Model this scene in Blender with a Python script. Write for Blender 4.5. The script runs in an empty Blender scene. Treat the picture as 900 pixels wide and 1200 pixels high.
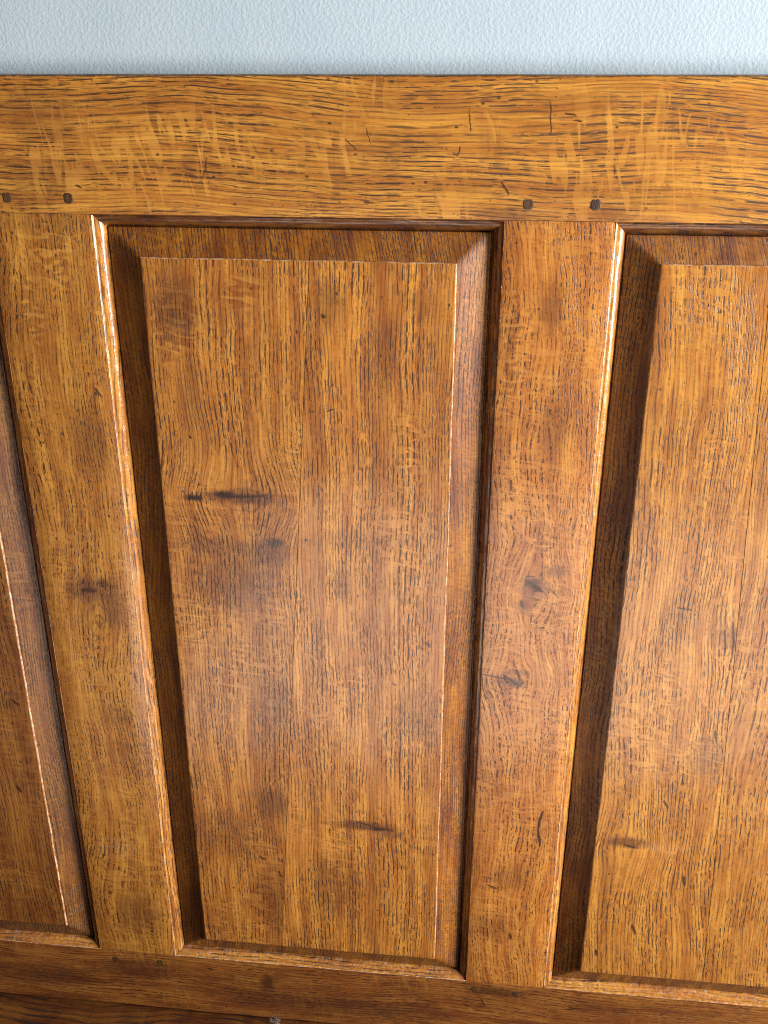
import bpy, math, random
from mathutils import Matrix, Vector, noise as mn

# ---------------------------------------------------------------- camera, light
SC = bpy.context.scene
COL = SC.collection
EYE = 1.27          # height of the photographer's lens above the floor, metres
DIST = 0.65         # lens to the front of the woodwork

cam_d = bpy.data.cameras.new("camera")
cam = bpy.data.objects.new("camera", cam_d)
COL.objects.link(cam)
cam_d.sensor_fit = 'VERTICAL'
cam_d.sensor_height = 24.0
cam_d.lens = 24.0 * 1129.7 / 1200.0
cam_d.clip_start = 0.01
cam_d.clip_end = 50
cam.matrix_world = (Matrix.Translation((0, -DIST, EYE)) @ Matrix.Rotation(0.1013, 4, 'Z')
                    @ Matrix.Rotation(math.pi / 2 - 0.4085, 4, 'X') @ Matrix.Rotation(0.0029, 4, 'Z'))
SC.camera = cam

world = bpy.data.worlds.new("World")
SC.world = world
world.use_nodes = True
bg = world.node_tree.nodes["Background"]
bg.inputs[0].default_value = (0.86, 0.93, 1.0, 1)
bg.inputs[1].default_value = 0.04


def area_lamp(name, loc, aim, sx, sy, watts, colour, spread=180):
    d = bpy.data.lights.new(name, 'AREA')
    d.shape = 'RECTANGLE'
    d.size, d.size_y = sx, sy
    d.energy = watts
    d.color = colour
    d.spread = math.radians(spread)
    o = bpy.data.objects.new(name, d)
    COL.objects.link(o)
    o.location = loc
    o.rotation_euler = (Vector(aim) - Vector(loc)).to_track_quat('-Z', 'Y').to_euler()
    return o


# the tall glazed door the light comes from: to the right, raking along the woodwork
area_lamp("window_light", (2.05, -0.80, 1.42), (-0.1, 0, 1.12), 0.8, 1.75, 200, (1.0, 0.975, 0.95))
# the bright patch of floor behind the photographer, seen as sheen in the polish
area_lamp("floor_light", (0.45, -1.65, 0.02), (0.45, -1.65, 2.0), 2.2, 1.3, 30, (1.0, 0.86, 0.77))

SC.view_settings.view_transform = 'Standard'
SC.view_settings.look = 'None'
SC.view_settings.exposure = 0.08
SC.cycles.use_denoising = False       # the denoiser smears the fine pores
SC.cycles.filter_width = 1.15
SC.view_settings.gamma = 1.0


# ---------------------------------------------------------------- node helper
class Sock:
    """A shader socket with arithmetic; numbers stay numbers."""
    def __init__(s, nt, out):
        s.nt, s.out = nt, out

    def _m(s, op, *args, clamp=False):
        n = s.nt.nodes.new('ShaderNodeMath')
        n.operation = op
        n.use_clamp = clamp
        for i, a in enumerate(args):
            if isinstance(a, Sock):
                s.nt.links.new(a.out, n.inputs[i])
            else:
                n.inputs[i].default_value = a
        return Sock(s.nt, n.outputs[0])

    def __add__(s, o): return s._m('ADD', s, o)
    __radd__ = __add__
    def __sub__(s, o): return s._m('SUBTRACT', s, o)
    def __rsub__(s, o): return s._m('SUBTRACT', o, s)
    def __mul__(s, o): return s._m('MULTIPLY', s, o)
    __rmul__ = __mul__
    def __truediv__(s, o): return s._m('DIVIDE', s, o)
    def sin(s): return s._m('SINE', s)
    def exp(s): return s._m('EXPONENT', s)
    def absv(s): return s._m('ABSOLUTE', s)
    def maxv(s, o): return s._m('MAXIMUM', s, o)
    def minv(s, o): return s._m('MINIMUM', s, o)
    def clamp(s): return s._m('ADD', s, 0.0, clamp=True)

    def step(s, a, b):
        n = s.nt.nodes.new('ShaderNodeMapRange')
        n.interpolation_type = 'SMOOTHSTEP'
        s.nt.links.new(s.out, n.inputs[0])
        for i, v in ((1, a), (2, b)):
            if isinstance(v, Sock):
                s.nt.links.new(v.out, n.inputs[i])
            else:
                n.inputs[i].default_value = v
        n.inputs[3].default_value = 0
        n.inputs[4].default_value = 1
        return Sock(s.nt, n.outputs[0])


def vec(nt, x, y, z):
    n = nt.nodes.new('ShaderNodeCombineXYZ')
    for i, a in enumerate((x, y, z)):
        if isinstance(a, Sock):
            nt.links.new(a.out, n.inputs[i])
        else:
            n.inputs[i].default_value = a
    return n.outputs[0]


def nz(nt, x, y, z, detail=0.0, rough=0.5, dist=0.0):
    n = nt.nodes.new('ShaderNodeTexNoise')
    if isinstance(z, Sock):
        n.noise_dimensions = '3D'
    else:                                                 # a plain number is only a seed: shift a cheaper 2D noise
        n.noise_dimensions = '2D'
        x, y, z = x + (z * 17.3) % 911, y + (z * 29.7) % 823, 0.0
    nt.links.new(vec(nt, x, y, z), n.inputs['Vector'])
    n.inputs['Scale'].default_value = 1.0
    n.inputs['Detail'].default_value = detail
    n.inputs['Roughness'].default_value = rough
    n.inputs['Distortion'].default_value = dist
    return Sock(nt, n.outputs[0])


def voro(nt, x, y, z, rnd=1.0):
    n = nt.nodes.new('ShaderNodeTexVoronoi')
    n.voronoi_dimensions = '2D'
    n.feature = 'F1'
    nt.links.new(vec(nt, x + z, y - z, 0.0), n.inputs['Vector'])
    n.inputs['Scale'].default_value = 1.0
    n.inputs['Randomness'].default_value = rnd
    sep = nt.nodes.new('ShaderNodeSeparateColor')
    nt.links.new(n.outputs['Color'], sep.inputs[0])
    return Sock(nt, n.outputs['Distance']), Sock(nt, sep.outputs[0]), Sock(nt, sep.outputs[1])


def mix(nt, fac, a, b):
    n = nt.nodes.new('ShaderNodeMix')
    n.data_type = 'RGBA'
    if isinstance(fac, Sock):
        nt.links.new(fac.out, n.inputs[0])
    else:
        n.inputs[0].default_value = fac
    for i, c in ((6, a), (7, b)):
        if isinstance(c, tuple):
            n.inputs[i].default_value = (*c, 1)
        else:
            nt.links.new(c, n.inputs[i])
    return n.outputs[2]


def new_mat(name):
    m = bpy.data.materials.new(name)
    m.use_nodes = True
    nt = m.node_tree
    nt.nodes.clear()
    out = nt.nodes.new('ShaderNodeOutputMaterial')
    bs = nt.nodes.new('ShaderNodeBsdfPrincipled')
    nt.links.new(bs.outputs[0], out.inputs[0])
    return m, nt, bs


def coords(nt):
    tc = nt.nodes.new('ShaderNodeTexCoord')
    sp = nt.nodes.new('ShaderNodeSeparateXYZ')
    nt.links.new(tc.outputs['Object'], sp.inputs[0])
    x, y, z = (Sock(nt, sp.outputs[i]) for i in range(3))
    return x * 1000.0, y * 1000.0, (z - EYE) * 1000.0      # mm, heights from the lens


def vm(nt, op, a, b=None, c=None):
    n = nt.nodes.new('ShaderNodeVectorMath')
    n.operation = op
    for i, q in enumerate((a, b, c)):
        if q is None:
            continue
        if isinstance(q, tuple):
            n.inputs[i].default_value = q
        elif isinstance(q, Sock):
            nt.links.new(q.out, n.inputs[3])
        else:
            nt.links.new(q, n.inputs[i])
    return Sock(nt, n.outputs[1]) if op == 'DOT_PRODUCT' else n.outputs[0]


def gauss(nt, P, kx, kz, sx, sz):
    """exp(-r^2) round a spot, P = (x, z, 0)"""
    q = vm(nt, 'MULTIPLY_ADD', P, (1 / sx, 1 / sz, 0), (-kx / sx, -kz / sz, 0))
    return (vm(nt, 'DOT_PRODUCT', q, q) * -1.0).exp()


LIGHT = (0.57, 0.260, 0.043)
MID = (0.40, 0.147, 0.022)
RED = (0.155, 0.042, 0.011)
PORE = (0.025, 0.009, 0.0035)
RAY = (0.54, 0.275, 0.062)


def wood(name, axis, seed, slope=0.0, ring=3.0, pore_len=9.0, pore_t=0.50, rays=0.5, ray_u=26.0, ray_v=6.0,
         wavy=7.0, bulge=(), stains=(), marks=(), tone=1.0, red=0.45, rough=0.30, pore_gain=0.94, dust=0.0, speck=1.0,
         wobble=1.0, figure=0.22, bands=0.3, coat_r=0.15, hammer=0.0, coat=0.5, rspots=(), sat=1.0, hue=0.5):
    """Old waxed oak: pore dashes in ring rows, smooth ray flecks, knots that push the grain aside, stains, dents."""
    m, nt, bs = new_mat(name)
    X, W, Z = coords(nt)
    P = vec(nt, X, Z, 0.0)
    u, v = (X, Z) if axis == 'z' else (Z, X)
    sd = seed * 37.1
    u1 = u + v * slope + (nz(nt, u * (1 / 75), v * (1 / 150), sd) - 0.5) * (2 * wavy)
    knots = []
    for (kx, kz, su, sv, a) in bulge:                     # grain pushed aside round knots
        sx, sz = (su, sv) if axis == 'z' else (sv, su)
        g = gauss(nt, P, kx, kz, sx, sz)
        u1 = u1 - (u - (kx if axis == 'z' else kz)) * g * a
        if a >= 0.5:
            knots.append((kx, kz, sx * 0.36, sz * 0.36))
    u2 = u1 + (nz(nt, u * (1 / 9), v * (1 / 26), sd + 3) - 0.5) * (1.7 * wobble) + W * 0.5

    # ring rows
    r = u2 * (1 / ring) + nz(nt, u2 * (1 / 24), v * (1 / 900), sd + 5) * 3.2
    s = (r * (2 * math.pi)).sin() * 0.5 + 0.5
    # ray flecks: smooth lighter patches lying across the grain
    rn = nz(nt, u1 * (1 / ray_u), (v + u * 0.12) * (1 / ray_v), sd + 9, detail=1.5, dist=0.9)
    zone = nz(nt, u * (1 / 60), v * (1 / 95), sd + 11, detail=1.0).step(0.62 - 0.45 * rays, 0.80 - 0.45 * rays)
    spot = None                                           # places where the cut lies true to the rays and the flecks show boldly
    for (kx, kz, sx, sz) in rspots:
        g = gauss(nt, P, kx, kz, sx, sz)
        spot = g if spot is None else spot.maxv(g)
    if spot is not None:
        spot = (spot + (nz(nt, u * (1 / 18), v * (1 / 18), sd + 130, detail=2) - 0.5) * 0.9 * spot.step(0.02, 0.3)).step(0.25, 0.75)
        zone = zone.maxv(spot)
    ray = rn.step(0.50, 0.63) * zone
    # pores: broken dashes in narrow rows, and finer scattered ones between
    row = s.step(0.70, 0.93)
    n1 = nz(nt, u2 * (1 / 2.0), v * (1 / pore_len), sd, detail=2.0, rough=0.6)
    p1 = n1.step(pore_t - 0.06, pore_t + 0.02) * row
    n2 = nz(nt, u2 * (1 / 0.8), v * (1 / (pore_len * 0.6)), sd + 20)
    p2 = n2.step(pore_t + 0.05, pore_t + 0.15)
    dens = nz(nt, u * (1 / 26), v * (1 / 60), sd + 31, detail=2.0).step(0.25, 0.62)
    pores = (p1 * (dens * 0.65 + 0.35)).maxv(p2 * 0.5 * dens) * (1.0 - ray * 0.85)
    # fibre, streaks, ripple figure, brown clouds
    fib = nz(nt, u2 * (1 / 0.8), v * (1 / 30), sd + 40, detail=2, rough=0.6)
    streak = nz(nt, u2 * (1 / 7), v * (1 / 90), sd + 50, detail=3, rough=0.65)
    blotch = nz(nt, u * (1 / 36), v * (1 / 62), W * 0.02 + sd + 60, detail=5, rough=0.66)
    rip = nz(nt, u1 * (1 / 5.0), (v + u * 0.3) * (1 / 1.9), sd + 65, detail=1.0, dist=0.6)
    edge = nz(nt, u * (1 / 7), v * (1 / 11), sd + 70, detail=4, rough=0.65)
    fine = nz(nt, u * (1 / 1.4), v * (1 / 4), sd + 75, detail=2)
    col = mix(nt, streak.step(0.30, 0.68), LIGHT, MID)
    col = mix(nt, (fib.step(0.42, 0.72) * 0.34 + s * 0.14 + rip.step(0.46, 0.66) * figure * 0.6), col, RED)
    col = mix(nt, (blotch * 0.7 + streak * 0.3).step(0.44, 0.70) * red, col, RED)
    col = mix(nt, ray * 0.20, col, RAY)
    rim = (rn.step(0.45, 0.51) - rn.step(0.51, 0.575)) * zone      # edges of the flecks
    col = mix(nt, rim.clamp() * 0.13, col, RED)
    if spot is not None:
        col = mix(nt, ray * spot * 0.13, col, RAY)
        col = mix(nt, (1.0 - rn.step(0.40, 0.52)) * spot * 0.34, col, RED)
    band = nz(nt, u2 * (1 / 17), v * (1 / 900), sd + 120, detail=1.5)
    col = mix(nt, band.step(0.48, 0.68) * bands * 0.8, col, RED)
    for (kx, kz, rx, rz, k, c) in stains:
        g = gauss(nt, P, kx, kz, rx, rz)
        f = (g * (edge * 1.1 + fine * 1.1 + 0.02)).step(0.20, 1.0) * k
        col = mix(nt, f, col, c)
    for (kx, kz, sx, sz) in knots:                        # fine rings wrapped round the heart of a knot
        q = vm(nt, 'MULTIPLY_ADD', P, (1 / sx, 1 / sz, 0), (-kx / sx, -kz / sz, 0))
        q2 = vm(nt, 'DOT_PRODUCT', q, q)
        rr = (q2._m('SQRT', q2) * 9.0 + edge * 9.0 + fine * 1.5).sin().step(0.35, 0.9)
        col = mix(nt, rr * (q2 * -0.55).exp() * 0.55, col, (0.07, 0.022, 0.009))
    col = mix(nt, pores * pore_gain, col, PORE)
    # scratches, cracks and dents: short capsules with ragged edges
    if marks:
        PJ = vm(nt, 'ADD', P, vec(nt, (edge - 0.5) * 3.2, (fine - 0.5) * 1.6, 0.0))
    for (x0, z0, x1, z1, th, k, c) in marks:
        dx, dz = x1 - x0, z1 - z0
        L2 = dx * dx + dz * dz
        q = vm(nt, 'SUBTRACT', PJ, (x0, z0, 0))
        t = vm(nt, 'DOT_PRODUCT', q, (dx / L2, dz / L2, 0)).clamp()
        e = vm(nt, 'SUBTRACT', q, vm(nt, 'MULTIPLY', vec(nt, t, t, 0.0), (dx, dz, 0)))
        d = vm(nt, 'DOT_PRODUCT', e, e)
        d = d + (t - 0.5) * (t - 0.5) * (2.2 * th * th)
        f = 1.0 - d.step(th * th * 0.25, th * th * 1.5)
        col = mix(nt, f * k, col, c)
    # worm specks and small dents
    d1, h1, h2 = voro(nt, u * (1 / 15.0), v * (1 / 22.0), sd + 80)
    sp = (1.0 - d1.step(0.03, 0.08)) * h1.step(0.55, 0.6)
    d2, h3, h4 = voro(nt, u * (1 / 5.0), v * (1 / 7.0), sd + 90)
    sp2 = (1.0 - d2.step(0.05, 0.14)) * h3.step(0.58, 0.66)
    sp = sp.maxv(sp2 * 0.7) * edge.step(0.42, 0.58) * speck
    col = mix(nt, sp * 0.85, col, (0.035, 0.016, 0.009))
    if dust > 0:
        dn = nz(nt, X * (1 / 2.2), Z * (1 / 2.2), W * 0.4 + sd, detail=4, rough=0.7)
        col = mix(nt, dn.step(0.50, 0.72) * dust, col, (0.42, 0.40, 0.40))
    hsv = nt.nodes.new('ShaderNodeHueSaturation')
    hsv.inputs['Hue'].default_value = hue
    hsv.inputs['Saturation'].default_value = sat
    hsv.inputs['Value'].default_value = tone
    nt.links.new(col, hsv.inputs['Color'])
    nt.links.new(hsv.outputs[0], bs.inputs['Base Color'])
    # polish
    rg = (streak - 0.5) * 0.14 + (edge - 0.5) * 0.16 + rough + pores * 0.25
    nt.links.new(rg.out, bs.inputs['Roughness'])
    bs.inputs['IOR'].default_value = 1.5
    bs.inputs['Coat Weight'].default_value = coat
    bs.inputs['Coat Roughness'].default_value = coat_r
    und = nz(nt, u * (1 / 9), v * (1 / 26), W * 0.1 + sd + 110, detail=1)
    hgt = und * 0.34 + fib * 0.07 - pores * 0.08 + fine * 0.04
    if hammer > 0:
        hgt = hgt + nz(nt, X * (1 / 4.6), W * 0.25, Z * (1 / 4.6), detail=2.0) * hammer
    bp = nt.nodes.new('ShaderNodeBump')
    bp.inputs['Strength'].default_value = 1.0
    bp.inputs['Distance'].default_value = 0.001
    nt.links.new(hgt.out, bp.inputs['Height'])
    nt.links.new(bp.outputs[0], bs.inputs['Normal'])
    return m


def wall_paint():
    m, nt, bs = new_mat("pale_blue_emulsion")
    X, W, Z = coords(nt)
    a = nz(nt, X * (1 / 2.1), W * 0.3, Z * (1 / 2.1), detail=2.0, rough=0.55)
    b = nz(nt, X * (1 / 1.3), W * 0.3, Z * (1 / 1.3) + 9.0, detail=1.0)
    c = nz(nt, X * (1 / 45), W * 0.02, Z * (1 / 45), detail=5, rough=0.6)
    col = mix(nt, c.step(0.3, 0.7) * 0.9, (0.375, 0.46, 0.51), (0.35, 0.435, 0.487))
    nt.links.new(col, bs.inputs['Base Color'])
    bs.inputs['Roughness'].default_value = 0.62
    h = a.step(0.36, 0.70) * 0.10 + b * 0.05
    bp = nt.nodes.new('ShaderNodeBump')
    bp.inputs['Strength'].default_value = 0.8
    bp.inputs['Distance'].default_value = 0.001
    nt.links.new(h.out, bp.inputs['Height'])
    nt.links.new(bp.outputs[0], bs.inputs['Normal'])
    return m


def glint_wear_mat():
    """Edge glints painted in, partly also polish rubbed through: paler wood, still waxed, patchy along the edge."""
    m, nt, bs = new_mat("edge_glint_wear")
    X, W, Z = coords(nt)
    a = nz(nt, X * (1 / 7), W * 0.3, Z * (1 / 7) + 3.0, detail=4, rough=0.7)
    b = nz(nt, X * (1 / 1.6), W * 0.6, Z * (1 / 1.6) + 7.0, detail=2)
    col = mix(nt, (a * 0.7 + b * 0.3).step(0.42, 0.60), (0.26, 0.095, 0.024), (0.50, 0.34, 0.21))
    nt.links.new(col, bs.inputs['Base Color'])
    bs.inputs['Roughness'].default_value = 0.28
    bs.inputs['Coat Weight'].default_value = 0.4
    bs.inputs['Coat Roughness'].default_value = 0.12
    return m


def fluff_mat():
    m, nt, bs = new_mat("dust_grey")
    bs.inputs['Base Color'].default_value = (0.17, 0.17, 0.17, 1)
    bs.inputs['Roughness'].default_value = 0.9
    return m


# ---------------------------------------------------------------- mesh helpers (all lengths in mm, heights from the lens)
def mesh_obj(name, verts, faces, mat, parent, smooth=True, sharp=32):
    me = bpy.data.meshes.new(name)
    me.from_pydata([(x / 1000, y / 1000, z / 1000 + EYE) for x, y, z in verts], [], faces)
    me.update()
    import bmesh
    bm = bmesh.new()
    bm.from_mesh(me)
    bmesh.ops.remove_doubles(bm, verts=bm.verts, dist=1e-7)
    bmesh.ops.recalc_face_normals(bm, faces=bm.faces)
    if smooth:
        lim = math.radians(sharp)
        for f in bm.faces:
            f.smooth = True
        for e in bm.edges:
            if len(e.link_faces) == 2 and e.calc_face_angle(0) > lim:
                e.smooth = False
    bm.to_mesh(me)
    bm.free()
    me.materials.append(mat)
    o = bpy.data.objects.new(name, me)
    COL.objects.link(o)
    if parent is not None:
        o.parent = parent
    return o


def jit(a, b, s, amp, scale):
    return amp * mn.noise(Vector((a / scale, b / scale, s * 7.31)))


def loft(rows, closed=True, caps=True):
    """rows: list of equal-length rings of points -> verts, faces."""
    n = len(rows[0])
    verts = [p for r in rows for p in r]
    faces = []
    for i in range(len(rows) - 1):
        for j in range(n if closed else n - 1):
            k = (j + 1) % n
            faces.append((i * n + j, i * n + k, (i + 1) * n + k, (i + 1) * n + j))
    if caps:
        faces.append(tuple(range(n)))
        faces.append(tuple(range((len(rows) - 1) * n, len(rows) * n)))
    return verts, faces


def member(name, axis, a0, a1, l0, l1, depth, mat, parent, r0=0.5, r1=0.5, seed=1, step=6.0, y0=0.0):
    """A rail (axis x) or stile (axis z): width a0..a1, length l0..l1, front face at y0, edges eased by r0 / r1."""
    rows = []
    n = max(2, int((l1 - l0) / step))
    ease = 0.35
    for i in range(n + 1):
        t = l0 + (l1 - l0) * i / n
        e = 0.0
        if i == 0 or i == n:
            e = ease
        w = lambda k, amp: jit(t, k * 13.0, seed, amp, 23.0)
        q0 = max(0.15, r0 + w(1, r0 * 0.6))
        q1 = max(0.15, r1 + w(2, r1 * 0.6))
        ring = []
        for k in range(4):                                # eased front edge at a0
            an = math.pi / 2 * k / 3
            ring.append((a0 + q0 - q0 * math.cos(an), y0 + q0 - q0 * math.sin(an) + e))
        m_ = 5
        for k in range(1, m_):
            f = k / m_
            ring.append((a0 + q0 + (a1 - a0 - q0 - q1) * f, y0 + e + w(4 + k, 0.12)))
        for k in range(4):
            an = math.pi / 2 * (1 - k / 3)
            ring.append((a1 - q1 + q1 * math.cos(an), y0 + q1 - q1 * math.sin(an) + e))
        ring += [(a1, y0 + depth), (a0, y0 + depth)]
        rows.append([(a, y, t) if axis == 'z' else (t, y, a) for a, y in ring])
    v, f = loft(rows)
    return mesh_obj(name, v, f, mat, parent)


MOULD = [(0.0, 0.05), (0.35, -0.05), (0.7, 0.25), (0.95, 0.95), (1.35, 1.25), (2.3, 1.15), (3.4, 1.4), (4.5, 1.95), (5.5, 2.75),
         (6.3, 3.75), (6.9, 4.9), (7.3, 6.2), (7.5, 7.6), (7.5, 11.5), (0.0, 11.5)]


def moulding(side, edge, l0, l1, mat, parent, seed, sgn, amp=0.32, glint_wear=None):
    """Stuck moulding along one edge of a panel opening, mitred at both ends. side 'v': edge is x, runs in z; 'h': edge is z."""
    rows = []
    n = int((l1 - l0) / 3.2)
    for i in range(n + 1):
        f = i / n
        row = []
        for j, (t, y) in enumerate(MOULD):
            lo, hi = l0 + t, l1 - t
            s = lo + (hi - lo) * f
            k = amp * (1.0 if 2 <= j <= 12 else 0.5 if j < 2 else 0.0)
            tt = t + jit(s, j * 2.0, seed, k * 0.8, 11.0) + jit(s, j * 2.0, seed + 5, k * 0.5, 4.2) if t > 0 else t
            yy = y + jit(s, j * 2.0, seed + 9, k, 13.0) + jit(s, j * 2.0, seed + 3, k * 0.6, 4.7)
            if j == len(MOULD) - 1 or j == len(MOULD) - 2:
                tt, yy = t, y
            p = edge + sgn * tt
            row.append((p, yy, s) if side == 'v' else (s, yy, p))
        rows.append(row)
    v, fc = loft(rows)
    o = mesh_obj("moulding", v, fc, mat, parent, sharp=50)
    if glint_wear is not None:
        o.data.materials.append(glint_wear)
        nn = len(MOULD)
        for q, p in enumerate(o.data.polygons):
            if q < n * nn and q % nn < 2:  # pale fillet strip: painted glint with some wear
                p.material_index = 1
    return o


FOOT_Y, FIELD_Y = 6.4, -3.6


def bevel_profile(w):
    """From the groove up the fielded slope to the raised field: (offset from the opening edge, y)."""
    pts = [(6.0, 9.2), (8.2, 9.2), (8.75, FOOT_Y)]         # a narrow groove against the moulding first
    w0, w1 = 8.75, w
    for k in range(1, 6):
        f = k / 6
        pts.append((w0 + (w1 - 0.9 - w0) * f, FOOT_Y + (FIELD_Y + 1.5 - FOOT_Y) * f + 0.25 * math.sin(math.pi * f)))
    pts += [(w1 - 0.75, FIELD_Y + 1.55), (w1 - 0.35, FIELD_Y + 1.45), (w1 - 0.1, FIELD_Y + 0.35), (w1 + 0.25, FIELD_Y + 0.06), (w1 + 0.9, FIELD_Y)]
    return pts


def board(op, field, joint, left, mat, mat2, parent, seed):
    """One board of a raised and fielded panel. op, field = (x0, x1, ztop, zbot); joint(z) gives x of the glue line;
    left: the board lies left of it."""
    xe, xf = (op[0], field[0]) if left else (op[1], field[1])
    sg = 1 if left else -1
    gap = 0.2 * -sg
    side, top, bot = bevel_profile(abs(xf - xe)), bevel_profile(op[2] - field[2]), bevel_profile(field[3] - op[3])
    NX, NZ = 36, 150
    rings = []
    K = len(side)
    for k in range(K):
        ox, y = side[k]
        oz, ob = top[k][0], bot[k][0]
        zt, zb = op[2] - oz, op[3] + ob
        xs = xe + sg * ox
        pts = []
        e = 0.35 if k >= 4 else 0.15
        for i in range(NX):                               # along the top from the joint outwards
            xj = joint(zt) + gap
            x = xj + (xs - xj) * i / NX
            pts.append((x, y + jit(x, 3, seed, e * .4, 20), zt + jit(x, k * .9, seed + 1, e, 15)))
        for i in range(NZ):                               # down the side
            z = zt + (zb - zt) * i / NZ
            pts.append((xs + (jit(z, k * .9, seed + 2, e, 17) if i else 0), y + jit(z, 5, seed, e * .4, 20), z))
        for i in range(NX + 1):
            xj = joint(zb) + gap
            x = xs + (xj - xs) * i / NX
            pts.append((x, y + jit(x, 7, seed, e * .4, 20), zb + (jit(x, k * .9, seed + 4, e, 15) if i else 0)))
        rings.append(pts)
    n = len(rings[0])
    verts = [p for r in rings for p in r]
    faces = []
    for k in range(K - 1):
        for j in range(n - 1):
            faces.append((k * n + j, k * n + j + 1, (k + 1) * n + j + 1, (k + 1) * n + j))
    # the flat field
    base = (K - 1) * n
    idx = {}
    for i in range(NX + 1):
        for j in range(NZ + 1):
            if j == 0:
                idx[i, j] = base + i
            elif j == NZ:
                idx[i, j] = base + 2 * NX + NZ - i if i < NX else base + NX + NZ
            elif i == NX:
                idx[i, j] = base + NX + j
            else:
                z = rings[-1][NX][2] + (rings[-1][NX + NZ][2] - rings[-1][NX][2]) * j / NZ
                xj = joint(z) + gap
                x = xj + (rings[-1][NX][0] - xj) * i / NX
                y = FIELD_Y + jit(x, z, seed + 6, 0.28, 60) * min(1, i / 3)
                idx[i, j] = len(verts)
                verts.append((x, y, z))
    for i in range(NX):
        for j in range(NZ):
            faces.append((idx[i, j], idx[i + 1, j], idx[i + 1, j + 1], idx[i, j + 1]))
    # back and the edge at the glue line
    def back(i):
        x, y, z = verts[i]
        verts.append((x, 9.5, z))
        return len(verts) - 1
    loop = [idx[0, j] for j in range(NZ + 1)]
    lo = [(K - 1 - k) * n + n - 1 for k in range(1, K)]
    hi = [k * n for k in range(K - 1)]
    chain = hi + loop + lo                                # joint edge from the top foot to the bottom foot
    bk = [back(i) for i in chain]
    for a in range(len(chain) - 1):
        faces.append((chain[a], chain[a + 1], bk[a + 1], bk[a]))
    outer = [j for j in range(n)]
    bo = [bk[0]] + [back(j) for j in outer[1:-1]] + [bk[-1]]
    for a in range(n - 1):
        faces.append((outer[a], outer[a + 1], bo[a + 1], bo[a]))
    o = mesh_obj("board", verts, faces, mat, parent, sharp=40)
    o.data.materials.append(mat2)                         # the fielded slopes and their shoulder, cut across the figure
    lim = (FIELD_Y + 1.0) / 1000
    for p in o.data.polygons:
        if p.center.y > lim:
            p.material_index = 1
    o.data.materials.append(glint_wear_m)  # pale arris strip: glint painted in along with rubbed wear
    for p in o.data.polygons[(K - 4) * (n - 1):(K - 2) * (n - 1)]:
        p.material_index = 2
    return o


def peg(x, z, mat, parent, seed, y0=0.0):
    rnd = random.Random(seed)
    prof = []
    n = 12
    for k in range(n):
        a = 2 * math.pi * k / n
        q = 3.3 / max(abs(math.cos(a)), abs(math.sin(a))) ** 0.75 * (1 + rnd.uniform(-.1, .1))
        prof.append((q * math.cos(a + 0.1), q * math.sin(a + 0.1) * 1.05))
    rows = [[(x + c * 0.55, y0 - 0.14, z + d * 0.55) for c, d in prof], [(x + c * 0.9, y0 - 0.12, z + d * 0.9) for c, d in prof],
            [(x + c, y0 + 0.02, z + d) for c, d in prof], [(x + c, y0 + 9, z + d) for c, d in prof]]
    v, f = loft(rows)
    return mesh_obj("peg", v, f, mat, parent)


def empty(name, parent=None, **props):
    o = bpy.data.objects.new(name, None)
    COL.objects.link(o)
    o.empty_display_size = 0.1
    if parent is not None:
        o.parent = parent
    for k, v in props.items():
        o[k] = v
    return o


# ---------------------------------------------------------------- the setting: the painted wall
NXW = 2
v = []
for x in (-2000, 2600):
    for z in (-1270, 900):
        for y in (12.5, 112.5):
            v.append((x, y, z))
wall = mesh_obj("wall", v, [(0, 2, 6, 4), (1, 5, 7, 3), (0, 1, 3, 2), (4, 6, 7, 5), (0, 4, 5, 1), (2, 3, 7, 6)], wall_paint(), None, smooth=False)
wall["kind"] = "structure"
wall["label"] = "pale blue painted wall with fine roller stipple behind the settle"

# ---------------------------------------------------------------- the settle
S = 650.0                                               # lens distance in mm, the unit the layout was measured in
settle = empty("settle")
settle["label"] = "honey brown waxed oak settle with a pegged frame and raised back panels"
settle["category"] = "settle"

Z_TOP, Z_RAIL, Z_LOW, Z_SEAM = 0.0181 * S, -0.1140 * S, -1.1565 * S, -1.2677 * S
OPEN = [(-0.9450 * S, -0.5192 * S), (-0.4073 * S, 0.0185 * S), (0.1265 * S, 0.5520 * S)]
FIELDS = [(-0.8985 * S, -0.5630 * S, -0.1563 * S, -1.1095 * S), (-0.3573 * S, -0.0281 * S, -0.1563 * S, -1.1130 * S),
          (0.1738 * S, 0.5050 * S, -0.1534 * S, -1.1125 * S)]
STILES = [(-1.0530 * S, OPEN[0][0]), (OPEN[0][1], OPEN[1][0]), (OPEN[1][1], OPEN[2][0]), (OPEN[2][1], 0.660 * S)]

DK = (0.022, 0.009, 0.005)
BR = (0.095, 0.030, 0.012)
PU = (0.12, 0.042, 0.022)
PALE = (0.60, 0.33, 0.12)


def k(x, z):
    return x * S, z * S


def st(x, z, rx, rz, a, c):
    return (x * S, z * S, rx * S, rz * S, a, c)


def mk(x0, z0, x1, z1, th, a=0.85, c=DK):
    return (x0 * S, z0 * S, x1 * S, z1 * S, th, a, c)


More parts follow.
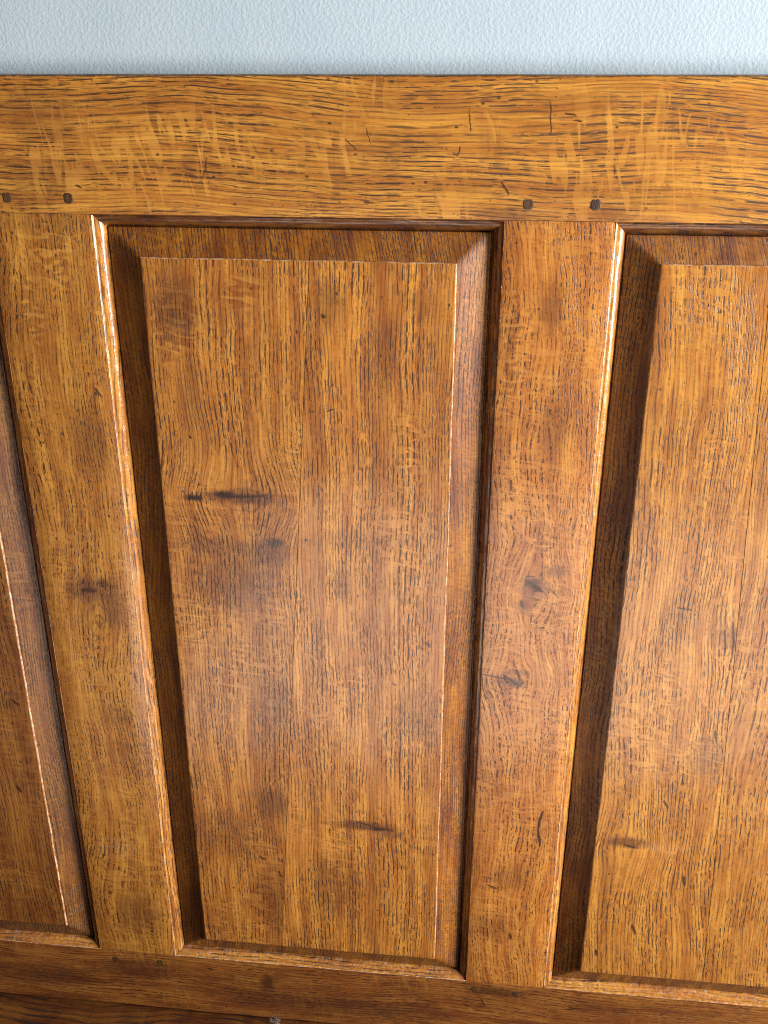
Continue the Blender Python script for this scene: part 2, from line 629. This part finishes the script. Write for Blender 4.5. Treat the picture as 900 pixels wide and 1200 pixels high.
rail_m = wood("oak_top_rail", 'x', 1, rspots=[(*k(-.285, -.07), 16, 22), (*k(-.44, -.08), 26, 16), (*k(-.15, -.06), 10, 25), (*k(-.33, -.02), 8, 14), (*k(.0, -.04), 9, 22), (*k(.10, -.03), 16, 14)], slope=0.03, ring=3.4, pore_len=16, pore_t=0.47, rays=0.30, figure=.08, wobble=.8, ray_u=34, ray_v=7.5, wavy=6.5,
              red=0.22, tone=1.03, hue=.502,
              stains=[st(-0.45, -0.02, .05, .03, .35, BR), st(-0.47, -0.085, .05, .03, .3, BR), st(0.02, -0.108, .035, .008, .5, BR), st(-0.10, -0.05, .05, .015, .25, BR),
                      st(0.12, -0.108, .02, .01, .4, BR)],
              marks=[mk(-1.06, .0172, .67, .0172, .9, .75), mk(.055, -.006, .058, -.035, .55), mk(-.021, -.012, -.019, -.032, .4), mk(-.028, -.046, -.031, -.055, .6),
                     mk(.013, -.078, .021, -.09, .75), mk(.12, -.062, .121, -.07, .4), mk(-.12, -.03, -.116, -.045, .4, .7),
                     mk(-.140, -.04, -.13, -.05, .45), mk(-.28, -.058, -.286, -.078, .7, .6), mk(-.122, -.0985, -.114, -.0995, .9),
                     mk(.07, -.016, .08, -.017, .7), mk(.078, -.022, .086, -.0225, .6), mk(-.42, -.086, -.415, -.088, .8)])
low_m = wood("oak_bottom_rail", 'x', 2, ring=3.0, pore_len=12, rays=0.2, red=0.8, tone=0.52, hue=.49, rough=0.30,
             stains=[st(-.47, -1.19, .07, .02, .6, BR), st(-.2, -1.23, .2, .025, .55, BR), st(-.62, -1.22, .1, .03, .6, BR), st(.3, -1.24, .2, .03, .5, BR),
                     st(-.272, -1.195, .012, .018, .7, DK), st(.06, -1.172, .05, .01, .6, DK)],
             marks=[mk(-.36, -1.176, -.352, -1.178, 1.2), mk(-.3, -1.172, -.293, -1.171, 1.2), mk(.04, -1.19, .045, -1.2, .9), mk(.16, -1.195, .18, -1.19, .8)])
seat_m = wood("oak_seat", 'x', 3, ring=4, pore_len=40, rays=0.1, red=1.0, tone=0.28, hue=.488, rough=0.38)
mould_m = wood("oak_moulding_upright", 'z', 4, ring=3.2, pore_len=14, rays=0.0, red=0.5, tone=1.0, rough=0.22, dust=0.05, coat_r=.17, hammer=0.6)
mould_shaded = wood("oak_moulding_shaded", 'z', 9, ring=3.0, pore_len=12, rays=0.0, red=0.8, tone=0.66, hue=.49, rough=0.26)  # left-facing mouldings: their shade is put into the darker tone
mould_top_shaded = wood("oak_moulding_top_shaded", 'x', 5, ring=3.2, pore_len=20, rays=0.1, red=0.9, tone=0.33, hue=.49, rough=0.30)  # down-facing mouldings: underside shade painted in as a darker tone
mould_low = wood("oak_moulding_bottom", 'x', 6, ring=3.4, pore_len=20, rays=0.1, red=0.5, tone=0.95, rough=0.24, dust=0.5, coat_r=.10, hammer=0.7)
peg_m = wood("oak_peg_end", 'z', 7, ring=3, pore_len=2, red=1.0, tone=0.19, rays=0, rough=0.5)

slope_m = wood("oak_fielded_slope", 'z', 8, ring=2.6, pore_len=6, pore_t=.47, rays=.1, red=.9, tone=.60, hue=.494, sat=1.05, figure=.5, coat=.12, rough=.46, coat_r=.22)

slope_d = wood("oak_fielded_slope_dark", 'z', 10, ring=2.8, pore_len=7, pore_t=.47, rays=.1, red=.9, tone=.42, hue=.495, figure=.5, coat=.12, rough=.46, coat_r=.22)
glint_wear_m = glint_wear_mat()
STL = [
    dict(seed=11),
    dict(seed=12, rspots=[(*k(-.45, -.16), 20, 20), (*k(-.485, -.22), 9, 30)], slope=-.02, ring=3.0, pore_len=7, pore_t=.52, rays=.45, ray_u=20, ray_v=6, wavy=11, wobble=1.8, red=.38, tone=.90, bands=.15,
         bulge=[(*k(-.455, -.60), 26, 45, .55), (*k(-.44, -.98), 30, 40, -.3)],
         stains=[st(-.465, -.555, .03, .022, .7, PU), st(-.463, -.556, .012, .005, .7, DK), st(-.443, -.546, .008, .006, .7, DK), st(-.435, -.575, .018, .04, .6, PU), st(-.455, -.12, .05, .02, .3, BR), st(-.44, -.36, .03, .05, .35, BR),
                 st(-.45, -.74, .03, .02, .35, BR), st(-.47, -.96, .03, .02, .2, PALE), st(-.455, -1.08, .04, .05, .5, BR)],
         marks=[mk(-.475, -.556, -.455, -.557, .9, .6), mk(-.45, -.545, -.44, -.556, .7, .6), mk(-.418, -.672, -.417, -.685, 1.3), mk(-.425, -.30, -.418, -.31, .8)]),
    dict(seed=13, rspots=[(*k(.032, -.26), 5, 60), (*k(.034, -.42), 6, 30), (*k(.08, -.46), 14, 16)], slope=.03, ring=3.0, pore_len=6, pore_t=.52, rays=.55, ray_u=16, ray_v=5, wavy=9, wobble=2.2, red=.42, tone=.98, hue=.494, bands=.15,
         bulge=[(*k(.073, -.525), 22, 24, .75), (*k(.052, -.65), 26, 22, .5), (*k(.085, -.45), 22, 30, -.3), (*k(.08, -.87), 20, 40, .4)],
         stains=[st(.073, -.522, .022, .018, .6, PU), st(.071, -.517, .008, .008, .8, DK), st(.06, -.653, .012, .005, .8, DK), st(.098, -.50, .016, .008, .6, BR), st(.062, -.548, .012, .012, .6, BR), st(.05, -.652, .022, .01, .55, PU), st(.06, -.638, .02, .006, .5, BR),
                 st(.07, -.20, .014, .03, .5, BR), st(.08, -.33, .02, .05, .35, BR), st(.07, -.96, .03, .03, .4, BR), st(.05, -1.05, .03, .03, .35, BR)],
         marks=[mk(.063, -.508, .063, -.522, .8, .9), mk(.063, -.508, .072, -.508, .6, .85), mk(.066, -.515, .083, -.527, 1.3), mk(.09, -.522, .102, -.534, .8, .7), mk(.058, -.54, .062, -.548, 1.2, .6),
                mk(.017, -.643, .05, -.649, .7), mk(.05, -.647, .066, -.658, 1.1), mk(.1045, -.845, .1005, -.873, 1.3, .95), mk(.1005, -.873, .105, -.902, 1.2, .95),
                mk(.029, -.234, .0305, -.237, 1.3), mk(.04, -.975, .05, -.98, 1.2), mk(.073, -1.06, .076, -1.068, 1.4), mk(.042, -.66, .046, -.675, .6, .6)]),
    dict(seed=14),
]
BRD = [
    (dict(seed=21, tone=.54), dict(seed=22, ring=3.0, pore_len=9, tone=.56, hue=.493, red=.6,
          marks=[mk(-.585, -.72, -.578, -.728, 1.5), mk(-.60, -.86, -.595, -.87, 1.6)])),
    (dict(seed=23, hue=.497, rspots=[(*k(-.325, -.22), 18, 36), (*k(-.25, -.19), 16, 14)], tone=.95, bands=.35, ring=3.0, pore_len=8.5, pore_t=.48, rays=.3, ray_u=20, ray_v=5, wavy=5, red=.36,
          bulge=[(*k(-.26, -.425), 48, 26, .5)],
          stains=[st(-.265, -.422, .055, .010, .8, BR), st(-.32, -.425, .014, .005, .95, DK), st(-.283, -.420, .016, .005, .95, DK), st(-.255, -.42, .02, .003, .5, DK), st(-.235, -.49, .03, .02, .75, PU), st(-.229, -.477, .015, .005, .85, DK), st(-.28, -.535, .06, .045, .6, PU), st(-.30, -.485, .05, .012, .5, PU),
                  st(-.315, -.30, .014, .06, .4, BR), st(-.325, -.205, .03, .045, .6, BR), st(-.25, -.86, .03, .03, .6, BR), st(-.31, -.92, .05, .05, .4, BR), st(-.24, -.70, .03, .05, .35, BR), st(-.25, -1.02, .04, .06, .4, BR)],
          marks=[mk(-.326, -.4245, -.316, -.425, 1.5), mk(-.288, -.419, -.279, -.421, 1.6), mk(-.277, -.422, -.25, -.421, .9, .8), mk(-.25, -.421, -.236, -.418, .8, .7), mk(-.235, -.472, -.222, -.476, .6),
                 mk(-.235, -.48, -.222, -.483, .5), mk(-.32, -.47, -.29, -.49, .5, .5), mk(-.315, -.482, -.305, -.50, .5, .6), mk(-.32, -.35, -.318, -.353, 1.2), mk(-.27, -.95, -.262, -.956, 1.2), mk(-.245, -.975, -.24, -.985, 1.2, .7)]),
     dict(seed=24, hue=.498, bands=.45, ring=3.0, pore_len=9.5, pore_t=.48, rays=.15, ray_u=18, ray_v=5, wavy=4, red=.34, tone=1.06,
          stains=[st(-.13, -.885, .05, .009, .85, BR), st(-.105, -.889, .02, .004, .8, DK), st(-.09, -.895, .02, .01, .6, BR), st(-.15, -.53, .012, .03, .5, PU), st(-.13, -.47, .07, .014, .3, PU), st(-.16, -.20, .02, .03, .45, BR),
                  st(-.10, -.25, .014, .05, .4, BR), st(-.06, -.20, .02, .02, .3, BR), st(-.06, -.70, .03, .05, .35, BR), st(-.17, -1.0, .04, .07, .35, BR)],
          marks=[mk(-.139, -.878, -.115, -.885, .7), mk(-.112, -.888, -.10, -.889, 1.0), mk(-.167, -.212, -.163, -.2135, 1.4), mk(-.164, -.316, -.157, -.314, .7), mk(-.193, -.472, -.190, -.473, 1.3),
                 mk(-.05, -.60, -.046, -.606, 1.6), mk(-.19, -.63, -.186, -.645, 1.0, .7), mk(-.09, -.66, -.085, -.664, .8)])),
    (dict(seed=25, slope=.05, ring=3.0, pore_len=10, pore_t=.49, rays=.2, ray_u=16, ray_v=5, wavy=8, red=.34, tone=1.0,
          bulge=[(*k(.30, -.56), 30, 40, .4), (*k(.215, -.885), 26, 26, .35)],
          stains=[st(.215, -.88, .035, .010, .8, BR), st(.222, -.887, .012, .003, .5, DK), st(.26, -.885, .03, .012, .2, PALE), st(.30, -.57, .03, .02, .4, BR), st(.24, -.55, .03, .04, .3, PU), st(.30, -.74, .03, .04, .4, BR)],
          marks=[mk(.236, -.536, .252, -.538, .9), mk(.21, -.884, .225, -.888, .9), mk(.27, -.775, .272, -.783, 1.4), mk(.252, -.81, .258, -.82, 1.3), mk(.30, -.70, .303, -.715, 1.4), mk(.235, -.75, .26, -.77, .5, .5),
                 mk(.29, -.93, .294, -.945, 1.7), mk(.235, -1.02, .24, -1.035, 1.5), mk(.19, -1.07, .193, -1.08, 1.6), mk(.31, -.62, .315, -.615, .8)]),
     dict(seed=26, slope=.03, rays=.15, ring=3.0, pore_len=10, red=.4, tone=.95)),
]

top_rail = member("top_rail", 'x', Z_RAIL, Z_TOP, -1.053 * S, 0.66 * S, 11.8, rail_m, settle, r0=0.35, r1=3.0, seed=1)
bottom_rail = member("bottom_rail", 'x', Z_SEAM, Z_LOW, -1.053 * S, 0.66 * S, 11.8, low_m, settle, r0=1.6, r1=0.35, seed=2)

for i, (a, b) in enumerate(STILES):
    sm = wood("oak_stile_%d" % i, 'z', **STL[i])
    o = member("stile", 'z', a, b, Z_LOW + 0.25, Z_RAIL - 0.25, 11.8, sm, settle, r0=0.3, r1=0.3, seed=30 + i)
    if i > 0:
        moulding('v', a, Z_LOW, Z_RAIL, mould_shaded, o, 40 + i, -1)
    if i < 3:
        moulding('v', b, Z_LOW, Z_RAIL, mould_m, o, 50 + i, 1, glint_wear=glint_wear_m)  # painted glint line only on the edges turned to the light

JOINTS = [lambda z: -0.76 * S,
          lambda z: (-0.1770 - 0.0570 * (-(z / S) - 0.131) / 0.815) * S,
          lambda z: (0.2795 + 0.0600 * (-(z / S) - 0.144) / 0.974) * S]
for i in range(3):
    op = (OPEN[i][0], OPEN[i][1], Z_RAIL, Z_LOW)
    moulding('h', Z_RAIL, OPEN[i][0], OPEN[i][1], mould_top_shaded, top_rail, 60 + i, -1)
    moulding('h', Z_LOW, OPEN[i][0], OPEN[i][1], mould_low, bottom_rail, 70 + i, 1, amp=0.3, glint_wear=glint_wear_m)
    pn = empty("panel", settle)
    pn["label"] = ["darker brown panel with a pale right edge", "panel with dark knots in a line across its left board", "lighter panel with slanting grain and sparse dark specks"][i]
    for j in (0, 1):
        bmat = wood("oak_board_%d_%d" % (i, j), 'z', **BRD[i][j])
        board(op, FIELDS[i], JOINTS[i], j == 0, bmat, slope_m if i else slope_d, pn, 80 + i * 2 + j)

for i, (x, z) in enumerate([(-.4952, -.0991), (-.4291, -.0985), (.0401, -.0990), (.1054, -.0982), (.575, -.0985), (.64, -.099), (-1.03, -.099), (-.965, -.0985)]):
    peg(x * S, z * S, peg_m, top_rail, 200 + i)
for i, (x, z) in enumerate([(-.4985, -1.1742), (-.4305, -1.1732), (.0300, -1.1712), (.0890, -1.1735), (.575, -1.174), (.64, -1.174)]):
    peg(x * S, z * S, peg_m, bottom_rail, 220 + i)

# seat: its back edge stops just short of the bottom rail, leaving a dark seam
seat = member("seat", 'x', -405, 11.5, -1.053 * S, 0.66 * S, 26, seat_m, settle, r0=6, r1=1.5, seed=9, y0=0)
for vt in seat.data.vertices:                           # lay the board flat
    y, z = vt.co.y, vt.co.z - EYE
    vt.co.y, vt.co.z = z, EYE + Z_SEAM / 1000 - 0.0034 - y
seat.data.flip_normals()

# a tuft of fluff in the seam
rnd = random.Random(5)
verts, faces = [], []
for h in range(34):
    p = Vector((-0.262 * S + rnd.gauss(0, 2.2), -3.5 + rnd.gauss(0, 1.4), Z_SEAM + rnd.uniform(-.8, 1.4)))
    d = Vector((rnd.gauss(0, 1), rnd.gauss(0, .7), rnd.gauss(0.2, .6))).normalized()
    w = 0.13
    rows = []
    for q in range(6):
        n3 = d.orthogonal().normalized()
        b3 = d.cross(n3)
        rows.append([tuple(p + (n3 * math.cos(a) + b3 * math.sin(a)) * w) for a in (0, 2.09, 4.19)])
        p = p + d * 1.1
        d = (d + Vector((rnd.gauss(0, .5), rnd.gauss(0, .5), rnd.gauss(0, .5)))).normalized()
        if p.z < Z_SEAM - 1.0:
            p.z = Z_SEAM - 1.0
    v_, f_ = loft(rows)
    o_ = len(verts)
    verts += v_
    faces += [tuple(i + o_ for i in f) for f in f_]
fl = mesh_obj("dust_fluff", verts, faces, fluff_mat(), None)
fl["label"] = "small grey tuft of fluff caught in the seam at the back of the seat"
fl["category"] = "fluff"
